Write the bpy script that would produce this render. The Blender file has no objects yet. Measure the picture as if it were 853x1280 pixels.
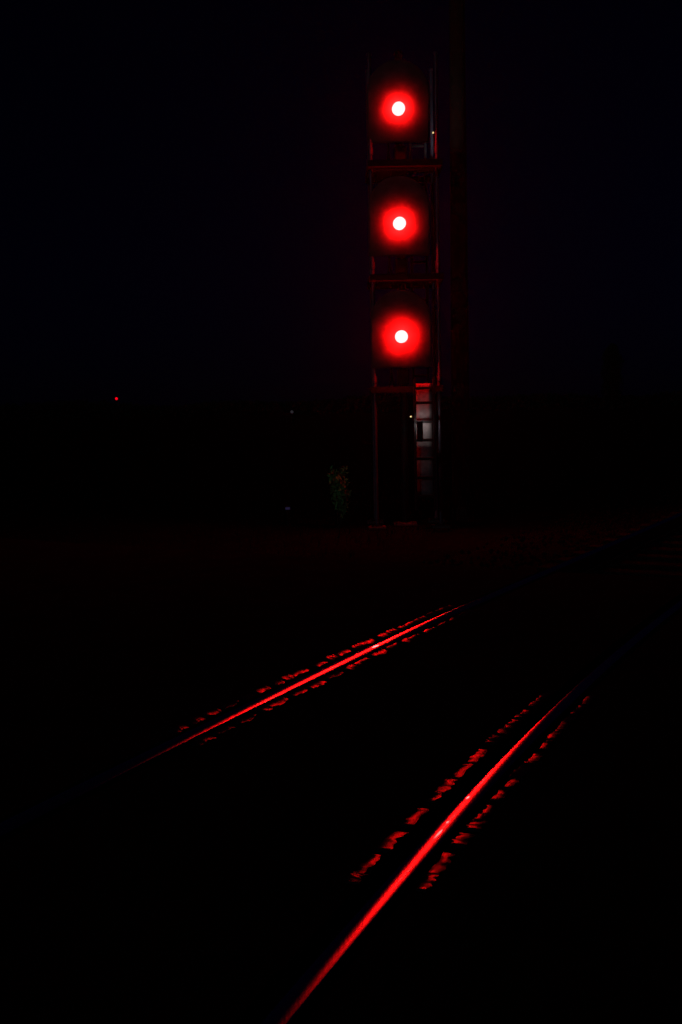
import bpy, bmesh, math, random
from mathutils import Vector, Matrix
random.seed(7)
R = math.radians
scene = bpy.context.scene
col = scene.collection

# ------------------------------------------------------------------ camera
cd = bpy.data.cameras.new('camera')
cam = bpy.data.objects.new('camera', cd)
col.objects.link(cam)
cd.sensor_fit = 'VERTICAL'
cd.sensor_height = 36.0
cd.lens = 36.0 * 1350.0 / 1280.0
cd.clip_start = 0.05
cd.clip_end = 3000
PITCH, ROLL = 0.098935, 0.021
F = Vector((0, math.cos(PITCH), -math.sin(PITCH)))
R0 = Vector((1, 0, 0))
U0 = Vector((0, math.sin(PITCH), math.cos(PITCH)))
RT = R0 * math.cos(ROLL) - U0 * math.sin(ROLL)
UP = R0 * math.sin(ROLL) + U0 * math.cos(ROLL)
M3 = Matrix((RT, UP, -F)).transposed()
cam.matrix_world = Matrix.Translation((0, 0, 1.58)) @ M3.to_4x4()
scene.camera = cam

# ------------------------------------------------------------------ night sky and moonlight
MOON_EL, MOON_AZ = R(11), R(-150)        # azimuth clockwise from +Y: behind the camera, to its left
w = bpy.data.worlds.new('World')
scene.world = w
w.use_nodes = True
nt = w.node_tree
bg = nt.nodes['Background']
sky = nt.nodes.new('ShaderNodeTexSky')
sky.sky_type = 'NISHITA'
sky.sun_disc = False
sky.sun_elevation = MOON_EL
sky.sun_rotation = MOON_AZ
sky.air_density = 1.0
sky.dust_density = 0.2
sky.ozone_density = 3.0
tint = nt.nodes.new('ShaderNodeMix')
tint.data_type = 'RGBA'
tint.blend_type = 'MULTIPLY'
tint.inputs['Factor'].default_value = 1.0
tint.inputs['B'].default_value = (0.04, 0.05, 0.55, 1)
nt.links.new(sky.outputs[0], tint.inputs['A'])
nt.links.new(tint.outputs['Result'], bg.inputs['Color'])
bg.inputs['Strength'].default_value = 0.00058

sd = bpy.data.lights.new('moon', 'SUN')
sd.energy = 0.055
sd.angle = R(0.5)
sd.color = (0.88, 0.80, 1.0)
sun = bpy.data.objects.new('moon', sd)
col.objects.link(sun)
mdir = Vector((math.sin(MOON_AZ) * math.cos(MOON_EL), math.cos(MOON_AZ) * math.cos(MOON_EL), math.sin(MOON_EL)))
sun.rotation_euler = mdir.to_track_quat('Z', 'Y').to_euler()
sun.location = mdir * 60

vs = scene.view_settings
vs.view_transform = 'Standard'
vs.look = 'None'
vs.exposure = 0
vs.gamma = 1
vs.use_curve_mapping = False
scene.render.engine = 'CYCLES'
scene.cycles.max_bounces = 6
scene.cycles.volume_bounces = 0
scene.cycles.sample_clamp_indirect = 4.0
scene.cycles.use_denoising = True


# ------------------------------------------------------------------ materials
def mat(name, color, rough=0.8, metal=0.0, spec=0.5, noise=None, bump=None, rough_var=None, stretch=None):
    m = bpy.data.materials.new(name)
    m.use_nodes = True
    t = m.node_tree
    b = t.nodes['Principled BSDF']
    b.inputs['Base Color'].default_value = (*color, 1)
    b.inputs['Roughness'].default_value = rough
    b.inputs['Metallic'].default_value = metal
    b.inputs['Specular IOR Level'].default_value = spec
    tc = t.nodes.new('ShaderNodeTexCoord')
    src = tc.outputs['Object']
    if stretch:
        mp = t.nodes.new('ShaderNodeMapping')
        mp.inputs['Rotation'].default_value = (0, 0, stretch[0])
        mp.inputs['Scale'].default_value = stretch[1]
        t.links.new(src, mp.inputs['Vector'])
        src = mp.outputs[0]
    if noise:                                  # (scale, second colour)
        n = t.nodes.new('ShaderNodeTexNoise')
        n.inputs['Scale'].default_value = noise[0]
        n.inputs['Detail'].default_value = 6
        t.links.new(src, n.inputs['Vector'])
        r = t.nodes.new('ShaderNodeValToRGB')
        r.color_ramp.elements[0].position = 0.35
        r.color_ramp.elements[1].position = 0.68
        r.color_ramp.elements[0].color = (*color, 1)
        r.color_ramp.elements[1].color = (*noise[1], 1)
        t.links.new(n.outputs[0], r.inputs[0])
        t.links.new(r.outputs[0], b.inputs['Base Color'])
    if rough_var:                              # (scale, low, high)
        n = t.nodes.new('ShaderNodeTexNoise')
        n.inputs['Scale'].default_value = rough_var[0]
        n.inputs['Detail'].default_value = 4
        t.links.new(src, n.inputs['Vector'])
        r = t.nodes.new('ShaderNodeMapRange')
        r.inputs['From Min'].default_value = 0.3
        r.inputs['From Max'].default_value = 0.7
        r.inputs['To Min'].default_value = rough_var[1]
        r.inputs['To Max'].default_value = rough_var[2]
        t.links.new(n.outputs[0], r.inputs[0])
        t.links.new(r.outputs[0], b.inputs['Roughness'])
    if bump:                                   # (scale, strength, distance)
        n = t.nodes.new('ShaderNodeTexNoise')
        n.inputs['Scale'].default_value = bump[0]
        n.inputs['Detail'].default_value = 5
        t.links.new(src, n.inputs['Vector'])
        bp = t.nodes.new('ShaderNodeBump')
        bp.inputs['Strength'].default_value = bump[1]
        bp.inputs['Distance'].default_value = bump[2]
        t.links.new(n.outputs[0], bp.inputs['Height'])
        t.links.new(bp.outputs[0], b.inputs['Normal'])
    return m


def emit(name, color, strength):
    m = bpy.data.materials.new(name)
    m.use_nodes = True
    t = m.node_tree
    b = t.nodes['Principled BSDF']
    b.inputs['Base Color'].default_value = (0.02, 0.0, 0.0, 1)
    b.inputs['Emission Color'].default_value = (*color, 1)
    b.inputs['Emission Strength'].default_value = strength
    return m


M = {}
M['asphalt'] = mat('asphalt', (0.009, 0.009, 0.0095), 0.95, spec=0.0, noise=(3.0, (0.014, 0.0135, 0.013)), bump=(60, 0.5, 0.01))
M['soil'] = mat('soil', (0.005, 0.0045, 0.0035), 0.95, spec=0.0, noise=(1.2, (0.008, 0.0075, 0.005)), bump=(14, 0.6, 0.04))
M['ballast'] = mat('ballast', (0.006, 0.0056, 0.005), 0.95, spec=0.0, noise=(22, (0.011, 0.010, 0.0095)), bump=(30, 0.7, 0.03))
M['timber'] = mat('creosote_timber', (0.012, 0.009, 0.007), 0.9, spec=0.0, noise=(9, (0.022, 0.017, 0.013)), bump=(25, 0.4, 0.01))
TRK = math.atan(0.55)
M['polished'] = mat('polished_rail_steel', (0.56, 0.54, 0.52), 0.2, 1.0, noise=None,
                    rough_var=(1.0, 0.19, 0.27), bump=(2.0, 0.06, 0.004), stretch=(TRK, (60, 5, 60)))


def polish(m):
    # running surface: scuffed steel with scattered mirror-bright flecks
    t = m.node_tree
    b = t.nodes['Principled BSDF']
    outn = t.nodes['Material Output']
    gl = t.nodes.new('ShaderNodeBsdfAnisotropic')
    gl.distribution = 'BECKMANN'
    gl.inputs['Color'].default_value = (0.95, 0.93, 0.91, 1)
    gl.inputs['Roughness'].default_value = 0.252
    mi = t.nodes.new('ShaderNodeBsdfAnisotropic')
    mi.distribution = 'GGX'
    mi.inputs['Color'].default_value = (0.92, 0.91, 0.90, 1)
    mi.inputs['Roughness'].default_value = 0.05
    tc = t.nodes.new('ShaderNodeTexCoord')
    mp = t.nodes.new('ShaderNodeMapping')
    mp.inputs['Rotation'].default_value = (0, 0, TRK)
    mp.inputs['Location'].default_value = FLECK
    mp.inputs['Scale'].default_value = (40, 14, 40)
    n = t.nodes.new('ShaderNodeTexNoise')
    n.inputs['Scale'].default_value = 1.0
    n.inputs['Detail'].default_value = 2
    r = t.nodes.new('ShaderNodeMapRange')
    r.inputs['From Min'].default_value = 0.35
    r.inputs['From Max'].default_value = 0.65
    r.inputs['To Min'].default_value = 0.05
    r.inputs['To Max'].default_value = 0.2
    mx = t.nodes.new('ShaderNodeMixShader')
    t.links.new(tc.outputs['Object'], mp.inputs['Vector'])
    t.links.new(mp.outputs[0], n.inputs['Vector'])
    t.links.new(n.outputs[0], r.inputs[0])
    t.links.new(r.outputs[0], mx.inputs[0])
    t.links.new(gl.outputs[0], mx.inputs[1])
    t.links.new(mi.outputs[0], mx.inputs[2])
    for l in list(b.inputs['Normal'].links):
        t.links.new(l.from_socket, gl.inputs['Normal'])
        t.links.new(l.from_socket, mi.inputs['Normal'])
    t.links.new(mx.outputs[0], outn.inputs['Surface'])


FLECK = (0.0, 0.0, 0.0)
polish(M['polished'])
M['mirror'] = mat('glint_mirror_steel', (0.9, 0.89, 0.88), 0.065, 1.0)
M['rust'] = mat('rusty_rail_steel', (0.075, 0.035, 0.020), 0.85, 0.0, 0.15, noise=(18, (0.12, 0.055, 0.03)), bump=(40, 0.4, 0.004))
M['rubber'] = mat('worn_flangeway_rubber', (0.018, 0.018, 0.019), 0.36, 0.0, 0.5, noise=(30, (0.03, 0.03, 0.03)),
                  rough_var=(14, 0.32, 0.5), bump=(110, 0.17, 0.004))


def worn_gloss(m, rough, fac):
    t = m.node_tree
    b = t.nodes['Principled BSDF']
    b.inputs['Specular IOR Level'].default_value = 0.0
    gl = t.nodes.new('ShaderNodeBsdfAnisotropic')
    gl.distribution = 'BECKMANN'
    gl.inputs['Color'].default_value = (1, 1, 1, 1)
    gl.inputs['Roughness'].default_value = rough
    mx = t.nodes.new('ShaderNodeMixShader')
    mx.inputs[0].default_value = fac
    t.links.new(b.outputs[0], mx.inputs[1])
    t.links.new(gl.outputs[0], mx.inputs[2])
    for l in list(b.inputs['Normal'].links):
        t.links.new(l.from_socket, gl.inputs['Normal'])
    t.links.new(mx.outputs[0], t.nodes['Material Output'].inputs['Surface'])


worn_gloss(M['rubber'], 0.275, 0.11)
M['galv'] = mat('galvanised_pipe', (0.045, 0.045, 0.062), 0.4, 0.4, 0.4, noise=(7, (0.07, 0.07, 0.095)), rough_var=(9, 0.36, 0.55))
M['black_paint'] = mat('black_enamel_paint', (0.0055, 0.0055, 0.006), 0.6, 0.0, 0.1, noise=(6, (0.009, 0.0085, 0.0085)), rough_var=(5, 0.45, 0.7))
M['target'] = mat('matt_black_target_paint', (0.058, 0.054, 0.054), 0.8, 0.0, 0.0, noise=(5, (0.092, 0.086, 0.086)), bump=(40, 0.15, 0.002))
M['guard'] = mat('weathered_pale_sheet_steel', (0.19, 0.172, 0.172), 0.7, 0.0, 0.15, noise=(16, (0.125, 0.113, 0.113)), rough_var=(9, 0.5, 0.7), bump=(60, 0.3, 0.003))
M['concrete'] = mat('concrete', (0.05, 0.048, 0.044), 0.9, spec=0.1, noise=(6, (0.07, 0.068, 0.065)), bump=(30, 0.4, 0.006))
M['bark'] = mat('bark', (0.030, 0.022, 0.016), 0.9, spec=0.1, noise=(9, (0.05, 0.04, 0.03)), bump=(20, 0.6, 0.02))
M['leaf_dark'] = mat('dark_leaf', (0.010, 0.016, 0.007), 0.8, spec=0.0, noise=(4, (0.016, 0.024, 0.010)))
M['leaf_pale'] = mat('pale_leaf', (0.10, 0.42, 0.11), 0.7, spec=0.0, noise=(5, (0.06, 0.30, 0.08)))
M['grass'] = mat('dry_grass', (0.005, 0.007, 0.003), 0.85, spec=0.0, noise=(3, (0.008, 0.008, 0.004)))
for _k, _s in (('low', 400), ('mid', 295), ('top', 240)):       # the three lamps burn unequally bright
    M['lens_' + _k] = emit('lit_red_lens_' + _k, (1.0, 1.0 / _s, 1.0 / _s), _s)
M['lens_far'] = emit('far_red_lens', (1.0, 0.0, 0.012), 1.0)
M['led_amber'] = emit('amber_pilot_light', (1.0, 0.72, 0.30), 0.9)
M['led_blue'] = emit('blue_marker_lens', (0.35, 0.30, 1.0), 0.022)
M['led_grey'] = emit('dim_marker_lens', (0.8, 0.8, 1.0), 0.02)


# ------------------------------------------------------------------ mesh helpers
class MB:
    def __init__(s):
        s.v, s.f, s.m, s.sm = [], [], [], []

    def add(s, vs_, fs, m=0, smooth=False):
        o = len(s.v)
        s.v += [tuple(p) for p in vs_]
        for q in fs:
            s.f.append([i + o for i in q])
            s.m.append(m)
            s.sm.append(smooth)
        return s

    def box(s, x0, x1, y0, y1, z0, z1, m=0, bev=0.0):
        if bev <= 0:
            vv = [(x, y, z) for z in (z0, z1) for x, y in ((x0, y0), (x1, y0), (x1, y1), (x0, y1))]
            return s.add(vv, [(3, 2, 1, 0), (4, 5, 6, 7), (0, 1, 5, 4), (1, 2, 6, 5), (2, 3, 7, 6), (3, 0, 4, 7)], m)
        bm = bmesh.new()
        bmesh.ops.create_cube(bm, size=1)
        for v in bm.verts:
            v.co = Vector(((x0 + x1) / 2 + v.co.x * (x1 - x0), (y0 + y1) / 2 + v.co.y * (y1 - y0), (z0 + z1) / 2 + v.co.z * (z1 - z0)))
        bmesh.ops.bevel(bm, geom=bm.edges[:], offset=bev, segments=2, affect='EDGES', profile=0.5)
        bm.verts.index_update()
        s.add([v.co.copy() for v in bm.verts], [[v.index for v in f.verts] for f in bm.faces], m)
        bm.free()
        return s

    def tube(s, pts, rad, n=14, m=0, cap=True):
        pts = [Vector(p) for p in pts]
        rr = rad if isinstance(rad, (list, tuple)) else [rad] * len(pts)
        rings = []
        ref = None
        for i, p in enumerate(pts):
            d = (pts[min(i + 1, len(pts) - 1)] - pts[max(i - 1, 0)]).normalized()
            if ref is None:
                ref = Vector((1, 0, 0)) if abs(d.x) < 0.9 else Vector((0, 1, 0))
            a = (ref - d * ref.dot(d)).normalized()
            ref = a
            b = d.cross(a)
            rings.append([p + (a * math.cos(2 * math.pi * k / n) + b * math.sin(2 * math.pi * k / n)) * rr[i] for k in range(n)])
        vv = [q for r in rings for q in r]
        ff = []
        for i in range(len(rings) - 1):
            for k in range(n):
                ff.append((i * n + k, i * n + (k + 1) % n, (i + 1) * n + (k + 1) % n, (i + 1) * n + k))
        s.add(vv, ff, m, True)
        if cap:
            s.add(rings[0], [list(range(n))[::-1]], m)
            s.add(rings[-1], [list(range(n))], m)
        return s

    def build(s, name, mats, parent=None, origin=None):
        me = bpy.data.meshes.new(name)
        vv = s.v
        if origin is not None:
            o = Vector(origin)
            vv = [tuple(Vector(p) - o) for p in vv]
        me.from_pydata(vv, [], s.f)
        for mm in (mats if isinstance(mats, (list, tuple)) else [mats]):
            me.materials.append(mm)
        me.polygons.foreach_set('material_index', s.m)
        me.polygons.foreach_set('use_smooth', s.sm)
        me.update()
        ob = bpy.data.objects.new(name, me)
        col.objects.link(ob)
        if parent is not None:
            ob.parent = parent
        if origin is not None:
            ob.location = origin
        return ob


def empty(name, loc):
    o = bpy.data.objects.new(name, None)
    o.empty_display_size = 0.2
    col.objects.link(o)
    o.location = loc
    return o


def tag(o, label=None, cat=None, group=None, kind=None):
    if label:
        o['label'] = label
    if cat:
        o['category'] = cat
    if group:
        o['group'] = group
    if kind:
        o['kind'] = kind
    return o


# ------------------------------------------------------------------ track geometry (rail tops at z = 0)
def lin_ext(f, df, y, y0, y1):
    if y < y0:
        return f(y0) + df(y0) * (y - y0), df(y0)
    if y > y1:
        return f(y1) + df(y1) * (y - y1), df(y1)
    return f(y), df(y)


def far_rail(y):
    return lin_ext(lambda t: 0.0097 * (t - 5) ** 2 + 0.5071 * (t - 5) - 0.8256, lambda t: 0.0194 * (t - 5) + 0.5071, y, 4.0, 8.6)


def near_rail(y):
    return lin_ext(lambda t: 0.0137 * (t - 5) ** 2 + 0.4906 * (t - 5) + 0.8757, lambda t: 0.0274 * (t - 5) + 0.4906, y, 2.6, 7.95)


def off(fn, y, n, z=0.0):
    x, m = fn(y)
    L = math.hypot(1, m)
    return Vector((x + n / L, y - n * m / L, z))


def track_dir(fn, y):
    _, m = fn(y)
    return Vector((m, 1, 0)).normalized()


YS = [-8 + 0.25 * i for i in range(73)]             # crossing part, -8 .. 10
GZ = -0.30                                            # surrounding ground


# ---- ground
g = MB()
rad = [0, 6, 12, 20, 32, 50, 80, 130, 220, 400, 680]
N = 56
vv = [(0, 8, GZ)]
for r_ in rad[1:]:
    for k in range(N):
        a = 2 * math.pi * k / N
        amp = 0.03 if r_ < 40 else 0.1
        vv.append((r_ * math.cos(a), 8 + r_ * math.sin(a), GZ + (random.random() - 0.5) * amp))
ff = [(0, 1 + k, 1 + (k + 1) % N) for k in range(N)]
for i in range(len(rad) - 2):
    for k in range(N):
        a0, a1 = 1 + i * N + k, 1 + i * N + (k + 1) % N
        ff.append((a0, a0 + N, a1 + N, a1))
g.add(vv, ff, 0, True)
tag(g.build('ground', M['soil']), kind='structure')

# ---- road of the level crossing (three asphalt sheets between the rails' flangeways)
road = MB()


def sheet(e0, e1, cols, zt):
    nc = cols + 1
    vv = []
    for y in YS:
        a, b = e0(y), e1(y)
        for c in range(nc):
            p = a.lerp(b, c / cols)
            p.z = zt + (random.random() - 0.5) * 0.003
            vv.append(p)
    top = len(vv)
    ff = []
    for i in range(len(YS) - 1):
        for c in range(cols):
            ff.append((i * nc + c, i * nc + c + 1, (i + 1) * nc + c + 1, (i + 1) * nc + c))
    road.add(vv, ff, 0, True)
    rim = [c for c in range(nc)] + [i * nc + cols for i in range(1, len(YS))] + \
          [(len(YS) - 1) * nc + c for c in range(cols - 1, -1, -1)] + [i * nc for i in range(len(YS) - 2, 0, -1)]
    n = len(rim)
    t = [vv[i].copy() for i in rim]
    b = [Vector((p.x, p.y, GZ - 0.06)) for p in t]
    road.add(t + b, [(k, n + k, n + (k + 1) % n, (k + 1) % n) for k in range(n)])


sheet(lambda y: off(far_rail, y, -11), lambda y: off(far_rail, y, -0.085), 22, -0.012)
sheet(lambda y: off(far_rail, y, 0.085), lambda y: off(near_rail, y - 0.65, -0.105), 6, -0.012)
sheet(lambda y: off(near_rail, y, 0.07), lambda y: off(near_rail, y, 11), 22, -0.012)
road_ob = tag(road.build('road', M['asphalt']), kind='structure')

# ---- rails
prof = []

# head worn to the gauge side: +x of the profile is the gauge side
def arc_side(steps):
    x_ = z_ = a_ = 0.0
    res = []
    for rad_, deg, n in steps:
        da = R(deg) / n
        for _ in range(n):
            a_ += da
            x_ += rad_ * math.cos(a_ - da / 2) * da
            z_ -= rad_ * math.sin(a_ - da / 2) * da
            res.append((x_, z_, math.degrees(a_)))
    return res


def rail_profile(gauge_steps, field_steps):
    gauge, field = arc_side(gauge_steps), arc_side(field_steps)
    pts = [(-x, z, -a) for x, z, a in reversed(field)] + [(0.0, 0.0, 0.0)] + gauge
    sh = (pts[0][0] + pts[-1][0]) / 2
    pts = [(x - sh, z, a) for x, z, a in pts]
    gx, gz, fx, fz = pts[-1][0], pts[-1][1], pts[0][0], pts[0][1]
    web = [(0.012, -0.046), (0.008, -0.06), (0.008, -0.13), (0.016, -0.145), (0.07, -0.158), (0.07, -0.17)]
    pr = [(x, z) for x, z, a in pts] + [(gx + 0.001, gz - 0.006), (gx + 0.001, -0.036)] + web + \
         [(-x, z) for x, z in reversed(web)] + [(fx - 0.001, -0.036), (fx - 0.001, fz - 0.006)]
    return pts, pr


def make_rail(fn, label, side, flats, head_pts, prof):
    crown_n = len(head_pts)
    ys = [-8 + 0.2 * i for i in range(100)] + [12 + 2.0 * i for i in range(1, 60)]
    mb = MB()
    n = len(prof)
    vv = []
    for y in ys:
        for (x, z) in prof:
            vv.append(off(fn, y, x * side, z))
    fs_top, fs = [], []
    for i in range(len(ys) - 1):
        for k in range(n):
            q = (i * n + k, i * n + (k + 1) % n, (i + 1) * n + (k + 1) % n, (i + 1) * n + k)
            (fs_top if k < crown_n - 1 else fs).append(q)
    mb.add(vv, fs_top, 0, True)
    o = 0
    for q in fs:
        mb.f.append(list(q))
        mb.m.append(1)
        mb.sm.append(False)
    ob = mb.build('rail', [M['polished'], M['rust']])
    for y, lat, along, ln_, wd in flats:                 # mirror flats added on the running band, tilted to throw white lamp glints at the camera
        a_ = min(head_pts, key=lambda h: abs(h[2] - lat))
        p = off(fn, y, a_[0] * side, a_[1])
        T = track_dir(fn, y)
        nrm = (Vector((0, 0, 1)) + Vector((T.y, -T.x, 0)) * math.tan(R(lat)) * side + T * math.tan(R(along))).normalized()
        ax = (T - nrm * T.dot(nrm)).normalized()
        ay = nrm.cross(ax)
        fl = MB()
        n_ = 14
        top = [p + nrm * 0.0009 + ax * ln_ / 2 * math.cos(6.2832 * k / n_) + ay * wd / 2 * math.sin(6.2832 * k / n_) for k in range(n_)]
        bot = [q - nrm * 0.0012 for q in top]
        fl.add(top + bot, [list(range(n_))] + [(k, n_ + k, n_ + (k + 1) % n_, (k + 1) % n_) for k in range(n_)])
        fl.build('glint_flat', M['mirror'], ob)
    return tag(ob, label, 'rail', 'rails of the track')


make_rail(far_rail, 'farther steel rail, the upper one, its polished head streaked by red signal light', 1,
          [(6.96, 6.15, 1.15, 0.10, 0.019)],
          *rail_profile(((0.165, 17, 8), (0.022, 25, 5)), ((0.10, 11, 4), (0.012, 24, 3))))
make_rail(near_rail, 'nearer steel rail running out of the bottom edge, its polished head shining red', -1,
          [(4.20, 8.64, 1.04, 0.035, 0.011), (3.84, 3.05, 0.40, 0.10, 0.009), (3.95, 3.94, -0.33, 0.025, 0.010)],
          *rail_profile(((0.145, 13, 6), (0.055, 25, 6)), ((0.17, 7, 3), (0.012, 28, 3))))

# ---- flangeway filler pieces along both rails: separate worn rubber blocks, uneven on top
fill_meshes = []
for v in range(9):
    mb = MB()
    L_, W_ = 0.33, 0.052
    nx, ny = 7, 21
    ph = [random.uniform(0, 6.28) for _ in range(6)]
    vt = []
    for j in range(ny):
        for i in range(nx):
            t = j / (ny - 1)
            s_ = i / (nx - 1) - 0.5
            e = 0.004 * math.sin(9 * t + ph[0]) + 0.003 * math.sin(23 * t + ph[1])
            wv = W_ * (0.86 + 0.22 * math.sin(7 * t + ph[2]) * math.sin(17 * t + ph[3]))
            zz = 0.0020 * math.sin(6.3 * t * 1.3 + ph[4]) + 0.0004 * math.sin(31 * t + ph[5]) + random.uniform(-0.0003, 0.0003)
            zz -= 0.0016 * (2 * s_) ** 2
            zz -= 0.012 * max(0, abs(t - 0.5) - 0.42) / 0.08
            vt.append(Vector((s_ * wv + e, (t - 0.5) * L_, zz)))
    ff = [(j * nx + i, j * nx + i + 1, (j + 1) * nx + i + 1, (j + 1) * nx + i) for j in range(ny - 1) for i in range(nx - 1)]
    mb.add(vt, ff, 0, True)
    rim = list(range(nx)) + [j * nx + nx - 1 for j in range(1, ny)] + [(ny - 1) * nx + i for i in range(nx - 2, -1, -1)] + [j * nx for j in range(ny - 2, 0, -1)]
    t_ = [vt[i].copy() for i in rim]
    b_ = [Vector((p.x, p.y, -0.05)) for p in t_]
    n = len(rim)
    mb.add(t_ + b_, [(k, n + k, n + (k + 1) % n, (k + 1) % n) for k in range(n)])
    proto = mb.build('filler_block', M['rubber'])
    fill_meshes.append(proto.data)
    bpy.data.objects.remove(proto)
for fn, nn, y0, y1, lean in ((far_rail, -0.116, 5.2, 8.3, 9), (far_rail, 0.106, 5.1, 8.2, 9), (near_rail, -0.138, 3.45, 5.7, -4), (near_rail, 0.102, 3.5, 5.75, -4)):
    y = y0
    while y < y1:
        d = track_dir(fn, y)
        p = off(fn, y, nn + random.uniform(-0.004, 0.004), -0.004 + random.uniform(-0.002, 0.001))
        ob = bpy.data.objects.new('filler_block', random.choice(fill_meshes))
        col.objects.link(ob)
        ob.parent = road_ob
        ob.location = p
        ln = random.uniform(0.28, 0.72)
        ob.scale = (random.uniform(0.8, 1.25), ln, 1)
        ob.rotation_euler = (R(random.gauss(0, 1.5)), R(lean + random.gauss(0, 4.0)), math.atan2(d.y, d.x) - math.pi / 2)
        y += (0.33 * ln + random.uniform(0.0, 0.02)) * d.y

# ---- ballast bed and sleepers beyond the crossing
bed = MB()
ys = [10.2 + 1.5 * i for i in range(78)]
vv = []
for y in ys:
    for nn, z in ((-2.6, GZ - 0.05), (-0.75, -0.20), (0.75, -0.215), (2.3, -0.20), (4.1, GZ - 0.05)):
        vv.append(off(far_rail, y, nn, z))
bed.add(vv, [(i * 5 + c, i * 5 + c + 1, (i + 1) * 5 + c + 1, (i + 1) * 5 + c) for i in range(len(ys) - 1) for c in range(4)], 0, True)
bed_ob = tag(bed.build('track_bed', M['ballast']), kind='structure')
sl = MB().box(-1.3, 1.3, -0.115, 0.115, -0.19, 0, 0, 0.012)
slo = sl.build('sleeper', M['timber'])
sme = slo.data
bpy.data.objects.remove(slo)
for i in range(60):
    y = 10.6 + 0.52 * i
    d = track_dir(far_rail, y)
    ob = bpy.data.objects.new('sleeper', sme)
    col.objects.link(ob)
    ob.parent = bed_ob
    ob.location = off(far_rail, y, 0.7525, -0.171)
    ob.rotation_euler = (0, 0, math.atan2(d.y, d.x) - math.pi / 2 + R(random.uniform(-1, 1)))
gr = MB()
for i in range(5200):
    y = random.uniform(10.2, 30)
    p = off(far_rail, y, random.uniform(-1.9, 3.4), -0.195)
    s_ = random.uniform(0.018, 0.035)
    vs6 = [p + Vector(q) * s_ * random.uniform(0.8, 1.2) for q in ((1, 0, 0), (-1, 0, 0), (0, 1, 0), (0, -1, 0), (0, 0, 0.9), (0, 0, -0.9))]
    gr.add(vs6, [(0, 2, 4), (2, 1, 4), (1, 3, 4), (3, 0, 4), (2, 0, 5), (1, 2, 5), (3, 1, 5), (0, 3, 5)])
tag(gr.build('ballast_stones', M['ballast']), 'grey crushed stone ballast between the sleepers beyond the crossing', 'gravel', kind='stuff')

# ------------------------------------------------------------------ signal tower
TX0, TX1, TY0, TY1 = 0.545, 1.512, 16.27, 17.05
tower = tag(empty('signal_tower', (1.03, 16.6, GZ)), 'dark pipe-legged railway signal tower carrying three lit red lamps one above another', 'signal tower')
T0 = Vector((1.03, 16.6, GZ))


def tpart(mb, name, m, parent=None):
    """world-space mesh made a child of the tower (or of one of its parts)"""
    ob = mb.build(name, m)
    me = ob.data
    for v in me.vertices:
        v.co -= T0
    ob.parent = parent or tower
    return ob


for x in (TX0, TX1):
    for y in (TY0, TY1):
        mb = MB().tube([(x, y, -0.26), (x, y, 6.62)], 0.026, 16)
        mb.tube([(x, y, 6.62), (x, y, 6.65)], 0.034, 16)
        for z in (1.95, 3.62, 5.27):
            mb.tube([(x, y, z - 0.05), (x, y, z + 0.05)], 0.036, 16)
        tpart(mb, 'leg', M['galv'])
for x in (TX0, TX1):
    for y in (TY0, TY1):
        fb = MB().box(x - 0.13, x + 0.13, y - 0.13, y + 0.13, GZ - 0.2, -0.26, 0, 0.015)
        fo = tpart(fb, 'foundation_block', M['concrete'])
        pl = MB().box(x - 0.08, x + 0.08, y - 0.08, y + 0.08, -0.2575, -0.244, 0, 0.003)
        for bx in (-0.06, 0.06):
            for by in (-0.06, 0.06):
                pl.tube([(x + bx, y + by, -0.244), (x + bx, y + by, -0.22)], 0.009, 6)
        tpart(pl, 'base_plate', M['black_paint'], fo)

PLAT = (1.79, 3.405, 5.015)
for z in PLAT:
    fr = MB()
    e = 0.05
    if z < 2:
        fr.box(TX0 - e, TX1 + e, TY0 - 0.064, TY0 - 0.028, z - 0.045, z + 0.045)
    else:                                               # upper platforms jut out in front of the legs
        fr.box(TX0 - e, TX1 + e, 15.90, 15.94, z - 0.045, z + 0.045)
        fr.box(TX0 - e, TX1 + e, 15.9405, TY0 - 0.028, z - 0.012, z + 0.0)
    fr.box(TX0 - e, TX1 + e, TY1 + 0.028, TY1 + 0.064, z - 0.045, z + 0.045)
    fr.box(TX0 - 0.064, TX0 - 0.028, TY0 - 0.027, TY1 + 0.027, z - 0.043, z + 0.043)
    fr.box(TX1 + 0.028, TX1 + 0.064, TY0 - 0.027, TY1 + 0.027, z - 0.043, z + 0.043)
    fo = tpart(fr, 'platform_frame', M['black_paint'])
    gt = MB()                                           # open bar grating, hatch left free at the ladder
    k = 0
    y = TY0 + 0.06
    while y < TY1 - 0.03:
        gt.box(TX0 + 0.03, 1.10 if y > 16.55 else TX1 - 0.03, y - 0.004, y + 0.004, z - 0.02, z + 0.012)
        y += 0.035
    for x in (0.62, 0.85, 1.06):
        gt.box(x - 0.006, x + 0.006, TY0 + 0.05, TY1 - 0.05, z - 0.036, z - 0.0205)
    gt.box(1.18, 1.192, TY0 + 0.05, 16.56, z - 0.036, z - 0.0205)
    gt.box(1.40, 1.412, TY0 + 0.05, 16.56, z - 0.036, z - 0.0205)
    tpart(gt, 'grating', M['black_paint'], fo)
# diagonal braces on the sides and back
for x in (TX0, TX1):
    for za, zb in ((0.12, 1.72), (1.86, 3.33), (3.47, 4.94)):
        tpart(MB().tube([(x, TY0 + 0.04, za), (x, TY1 - 0.04, zb)], 0.012, 8), 'brace', M['black_paint'])
# central mast
ms = MB().tube([(1.0, 16.72, -0.26), (1.0, 16.72, 6.75)], 0.055, 20)
ms.tube([(1.0, 16.72, 6.75), (1.0, 16.72, 6.80), (1.0, 16.72, 6.83)], [0.066, 0.06, 0.02], 20)
mast = tpart(ms, 'mast', M['black_paint'])
tpart(MB().box(0.82, 1.18, 16.54, 16.90, GZ - 0.2, -0.259, 0, 0.02), 'foundation_block', M['concrete'])


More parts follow.
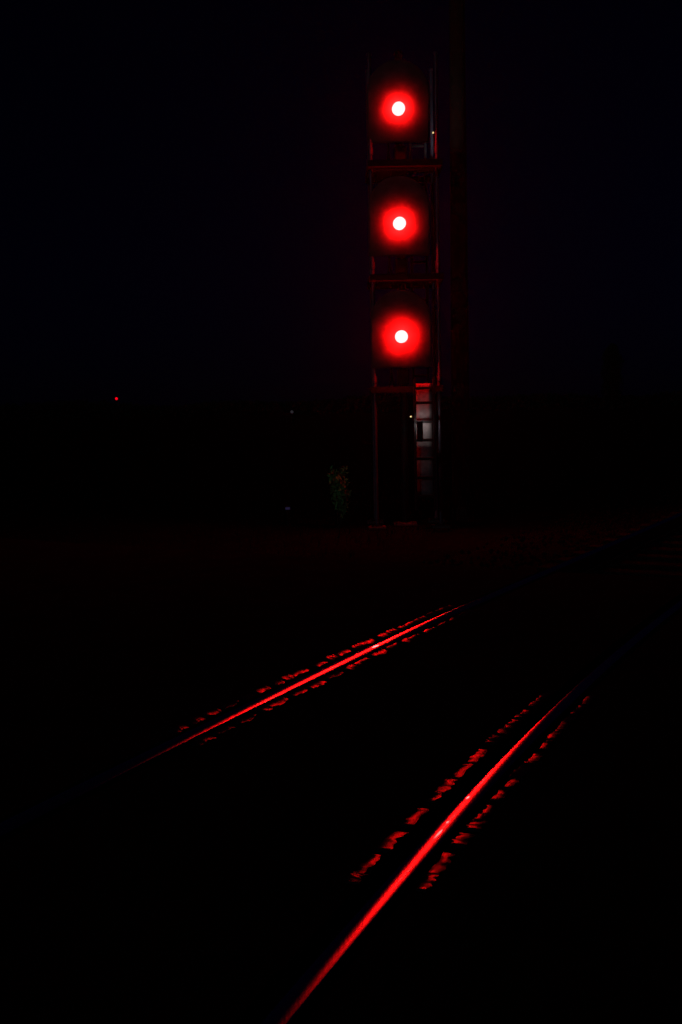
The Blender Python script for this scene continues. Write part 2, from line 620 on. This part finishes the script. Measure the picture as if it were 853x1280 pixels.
def ring_pts(cx, y, cz, r, n):
    return [Vector((cx + r * math.cos(2 * math.pi * k / n), y, cz + r * math.sin(2 * math.pi * k / n))) for k in range(n)]


def lathe_y(mb, cx, cz, prof_, n=40, smooth=True, m=0):
    """surface of revolution about a -Y axis; prof_ = [(radius, y)]"""
    vv, ff = [], []
    for (r_, y) in prof_:
        vv += ring_pts(cx, y, cz, max(r_, 1e-4), n)
    for i in range(len(prof_) - 1):
        for k in range(n):
            ff.append((i * n + k, i * n + (k + 1) % n, (i + 1) * n + (k + 1) % n, (i + 1) * n + k))
    mb.add(vv, ff, m, smooth)


HEADS = [(0.944, 2.562), (0.940, 4.196), (0.951, 5.818)]
RS = 1.3                                              # radius of the bulged target face
for (hx, hz), tilt, lamp, dish in zip(HEADS, (R(3), R(6), R(9)), ('low', 'mid', 'top'), (0.215, 0.19, 0.165)):
    TILT = Matrix.Translation((hx, 16.12, hz)) @ Matrix.Rotation(tilt, 4, 'X') @ Matrix.Translation((-hx, -16.12, -hz))   # aimed down at the crossing
    y0 = 16.06                                          # apex of the bulged face
    # case behind the target: cylindrical lamp case with bracket to the mast
    cs = MB()
    lathe_y(cs, hx, hz, [(0.02, 16.56), (0.14, 16.56), (0.155, 16.54), (0.155, 16.235), (0.17, 16.225), (0.17, 16.21)])
    cs.tube([(hx, 16.40, hz - 0.15), (hx, 16.40, hz - 0.44)], 0.035, 12)
    cs.box(hx - 0.02, 1.02, 16.50, 16.66, hz - 0.03, hz + 0.03, 0, 0.006)
    head = tpart(cs, 'signal_head', M['black_paint'])
    # target: arched plate with a softly bulged face and rolled rim
    NX, NZ = 26, 32
    W, B, A = 0.452, 0.46, 0.232                        # half width, depth below lamp, centre of arch above lamp
    idx, vv, ff = {}, [], []
    nrad, nang = 22, 72

    def outline(a):
        c, s_ = math.cos(a), math.sin(a)
        best = 9
        if abs(c) > 1e-6:
            t = W / abs(c)
            if -B - 1e-6 <= t * s_ <= A + 1e-6:
                best = min(best, t)
        if s_ < -1e-6:
            t = B / -s_
            if abs(t * c) <= W + 1e-6:
                best = min(best, t)
        if s_ > 0:
            b_ = -A * s_
            disc = b_ * b_ - (A * A - W * W)
            if disc >= 0:
                t = -b_ + math.sqrt(disc)
                if t * s_ >= A - 1e-6:
                    best = min(best, t)
        return best

    def face_y(r_):
        return y0 + r_ * r_ / (2 * RS) + 0.08 * math.exp(-(r_ / dish) ** 2)
    rings = []
    for i in range(nrad + 1):
        ring = []
        for k in range(nang):
            a = 2 * math.pi * k / nang
            ro = outline(a)
            r_ = 0.0925 + (ro - 0.0925) * (i / nrad) ** 1.5
            ring.append(Vector((hx + r_ * math.cos(a), face_y(r_), hz + r_ * math.sin(a))))
        rings.append(ring)
    back = [Vector((p.x, p.y + 0.03, p.z)) for p in rings[-1]]
    back2 = [Vector((hx + (p.x - hx) * 0.3, p.y * 0.2 + 16.24 * 0.8, hz + (p.z - hz) * 0.3)) for p in rings[-1]]
    allr = rings + [back, back2]
    vv = [p for r_ in allr for p in r_]
    for i in range(len(allr) - 1):
        for k in range(nang):
            ff.append((i * nang + k, i * nang + (k + 1) % nang, (i + 1) * nang + (k + 1) % nang, (i + 1) * nang + k))
    tg = MB().add(vv, ff, 0, True)
    tg.v = [tuple(TILT @ Vector(p)) for p in tg.v]
    tgo = tpart(tg, 'target', M['target'], head)
    # lens: domed red glass
    ln = MB()
    pr = []
    la = 0.092
    for k in range(9):
        a = math.pi / 2 * k / 8
        pr.append((la * math.sin(a), y0 - 0.04 - la * math.cos(a)))
    rim_y = face_y(la)
    pr.append((la, rim_y + 0.03))
    lathe_y(ln, hx, hz, pr, 36)
    ln.v = [tuple(TILT @ Vector(p)) for p in ln.v]
    tpart(ln, 'lens', M['lens_' + lamp], head)
    bz = MB()
    lathe_y(bz, hx, hz, [(la + 0.0008, rim_y + 0.01), (la + 0.0008, rim_y - 0.006), (la + 0.006, rim_y - 0.006), (la + 0.010, rim_y + 0.01)], 36)
    bz.v = [tuple(TILT @ Vector(p)) for p in bz.v]
    tpart(bz, 'lens_ring', M['black_paint'], head)
    # junction box under the lamp case and two flexible conduits
    jb = MB().box(hx - 0.055, hx + 0.125, 16.30, 16.48, hz - 0.70, hz - 0.475, 0, 0.015)
    jb.box(hx - 0.035, hx + 0.105, 16.285, 16.2995, hz - 0.675, hz - 0.50, 0, 0.004)
    tpart(jb, 'junction_box', M['black_paint'], head)
    for dx, sw in ((-0.10, -0.05), (-0.17, 0.03)):
        pts = []
        for k in range(15):
            t = k / 14
            pts.append((hx + dx + sw * math.sin(t * math.pi), 16.42 - 0.10 * math.sin(t * 3.1), hz - 0.10 - 0.62 * t))
        tpart(MB().tube(pts, 0.014, 8), 'conduit', M['black_paint'], head)

# ladders: lower one in front with a sheet guard, upper ones behind the lamps
def ladder(x0, x1, y, z0, z1, zs, flat=True):
    st = MB()
    for x in (x0, x1):
        st.box(x - 0.018, x + 0.018, y - 0.03, y + 0.03, z0, z1, 0, 0.004)
    lo = tpart(st, 'ladder', M['black_paint'])
    for z in zs:
        tpart(MB().box(x0 + 0.0185, x1 - 0.0185, y - 0.02, y + 0.02, z - 0.021, z + 0.021, 0, 0.008), 'rung', M['black_paint'], lo)
    return lo


LX0, LX1, LY = 1.128, 1.412, 16.09
low_ladder = ladder(LX0, LX1, LY, -0.02, 1.93, [0.19, 0.47, 0.755, 1.03, 1.305, 1.585, 1.80])
gp = MB()
prof_g = [(-0.122, 0.0), (-0.06, 0.003), (0, 0.005), (0.06, 0.003), (0.122, 0.0)]
zz = [0.20 + 1.62 * k / 24 for k in range(25)]
cx = (LX0 + LX1) / 2
rows = [[(cx + a, LY + 0.095 - b + 0.003 * math.sin(z * 9), z) for a, b in prof_g] for z in zz]
for k in range(1, 6):                                   # rolled top lip leaning back
    t = k / 5 * math.pi / 2
    rows.append([(cx + a, LY + 0.095 - b + 0.02 * (1 - math.cos(t)), 1.82 + 0.05 * math.sin(t)) for a, b in prof_g])
vv = [p for r_ in rows for p in r_]
gp.add(vv, [(i * 5 + c, i * 5 + c + 1, (i + 1) * 5 + c + 1, (i + 1) * 5 + c) for i in range(len(rows) - 1) for c in range(4)], 0, True)
go = tpart(gp, 'ladder_guard', M['guard'], low_ladder)
so = go.modifiers.new('thick', 'SOLIDIFY')
so.thickness = 0.004
ladder(1.17, 1.40, 16.93, 1.84, 5.95, [2.0 + 0.29 * k for k in range(14)])

# ------------------------------------------------------------------ work lamps clipped to the tower (hooded)
def work_lamp(loc, rot, energy, color, led_w, label, z=0.15, lz=0.10):
    e = tag(empty('work_lamp', loc), label, 'lamp', 'work lamps clipped to the tower')
    e.rotation_euler = rot
    inv = (Matrix.Translation(loc) @ e.rotation_euler.to_matrix().to_4x4()).inverted()
    led = inv @ Vector(led_w)
    fwd = inv.to_3x3() @ Vector((0, -1, 0))
    h = MB()                                            # open-backed hood: opens towards local +Y
    x, y, t = 0.042, 0.05, 0.004
    h.box(-x, x, -y, -y + t, -z, z)
    h.box(-x, -x + t, -y + t, y, -z, z)
    h.box(x - t, x, -y + t, y, -z, z)
    h.box(-x + t, x - t, -y + t, y, -z, -z + t)
    h.box(-x + t, x - t, -y + t, y, z - t, z)
    h.build('hood', M['black_paint'], e)
    MB().tube([(0, 0.0, -0.8 * z), (0, 0.0, 0.8 * z)], 0.012, 10).build('tube', M['guard'], e)
    pl = MB().tube([(-x + 0.002, 0, 0.7 * z), led], 0.006, 8)
    pl.build('stalk', M['black_paint'], e)
    MB().tube([led - fwd * 0.012, led + fwd * 0.012, led + fwd * 0.020, led + fwd * 0.023], [0.013, 0.013, 0.009, 0.002], 12).build('pilot_light', M['led_amber'], e)
    li = bpy.data.lights.new('lamp_light', 'AREA')
    li.shape = 'RECTANGLE'
    li.size, li.size_y = 0.05, min(0.08, 1.2 * z)
    li.energy = energy
    li.color = color
    lo = bpy.data.objects.new('lamp_light', li)
    col.objects.link(lo)
    lo.parent = e
    lo.location = (0, 0.03 if lz else 0.015, lz)
    lo.rotation_euler = (R(90), 0, 0)                   # local -Z to +Y
    return e


work_lamp((1.188, 15.93, 1.165), (0, 0, R(-8)), 0.62, (1.0, 0.86, 0.84), (1.056, 15.93, 1.385),
          'small hooded lamp with amber pilot light beside the pale ladder guard')
work_lamp((1.575, 16.66, 5.12), (R(78), 0, R(12)), 4.0, (0.95, 0.92, 1.0), (1.480, 16.45, 5.555),
          'small hooded lamp with amber pilot light high on the tower, beside the topmost red lamp', z=0.03, lz=0.0)

# ------------------------------------------------------------------ timber pole close behind the tower
pole = tag(empty('utility_pole', (1.95, 17.4, GZ)), 'dark round timber pole standing just right of the signal tower', 'pole')
MB().tube([(0, 0, -0.1), (0, 0, 3), (0.01, 0, 9.2)], [0.15, 0.14, 0.115], 20).build('shaft', M['timber'], pole)
MB().box(-0.9, 0.9, -0.19, -0.115, 8.6, 8.71, 0, 0.01).build('crossarm', M['timber'], pole)
for x in (-0.8, -0.35, 0.35, 0.8):
    MB().tube([(x, -0.15, 8.71), (x, -0.15, 8.78), (x, -0.15, 8.80), (x, -0.15, 8.86)], [0.012, 0.014, 0.035, 0.02], 10).build('insulator', M['black_paint'], pole)

# ------------------------------------------------------------------ plants
def leaf_mesh(mb, pts, size, m=0):
    for p in pts:
        n = Vector((random.gauss(0, 1), random.gauss(0, 1), random.gauss(0, 1))).normalized()
        a = n.orthogonal().normalized()
        a = (a * math.cos(9 * random.random()) + n.cross(a) * math.sin(9 * random.random())).normalized()
        b = n.cross(a)
        s_ = size * random.uniform(0.6, 1.3)
        mb.add([p - a * s_, p + b * s_ * 0.42 - a * 0.1 * s_, p + a * s_, p - b * s_ * 0.42 + a * 0.1 * s_], [(0, 1, 2, 3)], m)


shrub = tag(empty('shrub', (-0.03, 16.6, GZ)), 'small pale green leafy shrub dimly seen left of the ladder', 'shrub')
stm = MB()
tips = []
for k in range(9):
    a = random.uniform(0, 6.28)
    sp = random.uniform(0.05, 0.22)
    hh = random.uniform(0.5, 0.95)
    pts = [(0.02 * math.cos(a), 0.02 * math.sin(a), 0), (sp * 0.5 * math.cos(a), sp * 0.5 * math.sin(a), hh * 0.5), (sp * math.cos(a), sp * math.sin(a), hh)]
    stm.tube(pts, [0.009, 0.006, 0.003], 6)
    tips.append((pts, hh))
stm.build('stem', M['bark'], shrub)
lf = MB()
P = []
for pts, hh in tips:
    for k in range(80):
        t = random.uniform(0.4, 1.0)
        i = 1 if t > 0.5 else 0
        q = Vector(pts[i]).lerp(Vector(pts[i + 1]), (t - 0.5 * i) * 2)
        P.append(q + Vector((random.gauss(0, 0.035), random.gauss(0, 0.035), random.gauss(0, 0.035))))
leaf_mesh(lf, P, 0.042)
lf.build('foliage', M['leaf_pale'], shrub)

# grass round the tower and along the road edge
gs = MB()
for i in range(9000):
    x, y = random.uniform(-9, 12), random.uniform(12.6, 27)
    fx, m_ = far_rail(y)
    if -3.2 < (x - fx) * 0.866 < 4.6:
        continue
    h_ = random.uniform(0.05, 0.17)
    a = random.uniform(0, 6.28)
    dx, dy = 0.006 * math.cos(a), 0.006 * math.sin(a)
    lx, ly = random.gauss(0, 0.04), random.gauss(0, 0.04)
    gs.add([(x - dx, y - dy, GZ - 0.02), (x + dx, y + dy, GZ - 0.02), (x + lx, y + ly, GZ + h_)], [(0, 1, 2)])
tag(gs.build('grass', M['grass']), 'short dry grass on the dark ground round the signal tower', 'grass', kind='stuff')

# far low wood along the horizon
fw = MB()
for i in range(2600):
    a = R(random.uniform(-34, 34))
    d = random.uniform(235, 262)
    base = Vector((d * math.sin(a), d * math.cos(a), 0))
    hh = 2.6 + 0.9 * math.sin(a * 31) * math.sin(a * 13 + 1) + random.uniform(-0.6, 0.5)
    for k in range(9):
        p = base + Vector((random.gauss(0, 1.0), random.gauss(0, 1.0), random.uniform(-0.2, hh)))
        n = Vector((random.gauss(0, 1), random.gauss(0, 1), random.gauss(0, 1))).normalized()
        b = n.orthogonal().normalized()
        c = n.cross(b)
        s_ = random.uniform(0.35, 0.7)
        fw.add([p + b * s_, p + c * s_ * 0.8, p - b * s_, p - c * s_ * 0.7], [(0, 1, 2, 3)])
tag(fw.build('far_wood', M['leaf_dark']), 'low dark line of bushes along the far horizon', 'wood', kind='stuff')

# tall narrow tree on the skyline
tree = tag(empty('tree', (50.4, 200, GZ)), 'tall narrow dark tree rising above the right skyline', 'tree')
tk = MB().tube([(0, 0, -0.2), (0.05, 0, 4), (0, 0.1, 8), (0, 0, 11.2)], [0.3, 0.22, 0.13, 0.04], 10)
for k in range(16):
    z = random.uniform(2, 10)
    a = random.uniform(0, 6.28)
    tk.tube([(0, 0, z), (0.7 * math.cos(a), 0.7 * math.sin(a), z + 0.9), (1.25 * math.cos(a), 1.25 * math.sin(a), z + 1.8)], [0.07, 0.05, 0.02], 6)
tk.build('trunk', M['bark'], tree)
cr = MB()
P = []
while len(P) < 3600:
    z = random.uniform(0.9, 11.9)
    rmax = 2.05 * min(1, (z - 0.3) / 1.6) * min(1, ((12.1 - z) / 2.6) ** 0.6)
    a = random.uniform(0, 6.28)
    rr_ = rmax * math.sqrt(random.random()) * (0.85 + 0.22 * math.sin(3 * a + z * 1.7))
    P.append(Vector((rr_ * math.cos(a), rr_ * math.sin(a), z)))
leaf_mesh(cr, P, 0.26)
cr.build('crown', M['leaf_dark'], tree)

# ------------------------------------------------------------------ far lights
ds = tag(empty('distant_signal', (-24.5, 120, GZ)), 'tiny far-off red signal light low on the left skyline', 'signal')
MB().tube([(0, 0, 0), (0, 0, 3.25)], 0.06, 10).build('mast', M['black_paint'], ds)
hb = MB()
lathe_y(hb, 0, 3.07, [(0.02, -0.12), (0.32, -0.12), (0.33, -0.10), (0.02, -0.10)], 24)
hb.build('target', M['black_paint'], ds)
ll = MB()
lathe_y(ll, 0, 3.07, [(0.001, -0.20), (0.07, -0.19), (0.15, -0.16), (0.15, -0.121)], 16)
lo = ll.build('lens', M['lens_far'], ds)
lo.scale = (1, 1, 1)

mk = tag(empty('marker_post', (-3.9, 90, GZ)), 'faint pale marker light on a short post below the skyline', 'marker')
MB().box(-0.05, 0.05, -0.02, 0.02, -0.1, 1.34, 0, 0.006).build('post', M['black_paint'], mk)
k_ = MB()
lathe_y(k_, 0, 1.38, [(0.001, -0.05), (0.09, -0.04), (0.13, -0.01), (0.13, 0.03), (0.01, 0.03)], 16)
k_.build('lens', M['led_grey'], mk)

bl = tag(empty('ground_marker', (-0.84, 17.0, GZ)), 'faint blue marker light low on the ground left of the shrub', 'marker')
MB().tube([(0, 0, -0.05), (0, 0, 0.24)], 0.02, 10).build('stake', M['black_paint'], bl)
k_ = MB().box(-0.045, 0.045, -0.02, 0.02, 0.24, 0.30, 0, 0.006)
k_.build('housing', M['black_paint'], bl)
k_ = MB()
k_.box(-0.036, 0.036, -0.028, -0.0205, 0.25, 0.29, 0, 0.003)
k_.build('lens', M['led_blue'], bl)

# ------------------------------------------------------------------ thin night haze
hz_ = MB().box(-700, 700, -690, 706, -1.4, 13.0)
hm = bpy.data.materials.new('night_haze')
hm.use_nodes = True
t = hm.node_tree
t.nodes.clear()
out = t.nodes.new('ShaderNodeOutputMaterial')
pv = t.nodes.new('ShaderNodeVolumePrincipled')
pv.inputs['Color'].default_value = (0.9, 0.9, 0.92, 1)
pv.inputs['Density'].default_value = 0.0003
pv.inputs['Anisotropy'].default_value = 0.85
t.links.new(pv.outputs[0], out.inputs['Volume'])
tag(hz_.build('haze', hm), 'thin night haze glowing red round the signal lamps', 'haze', kind='stuff')
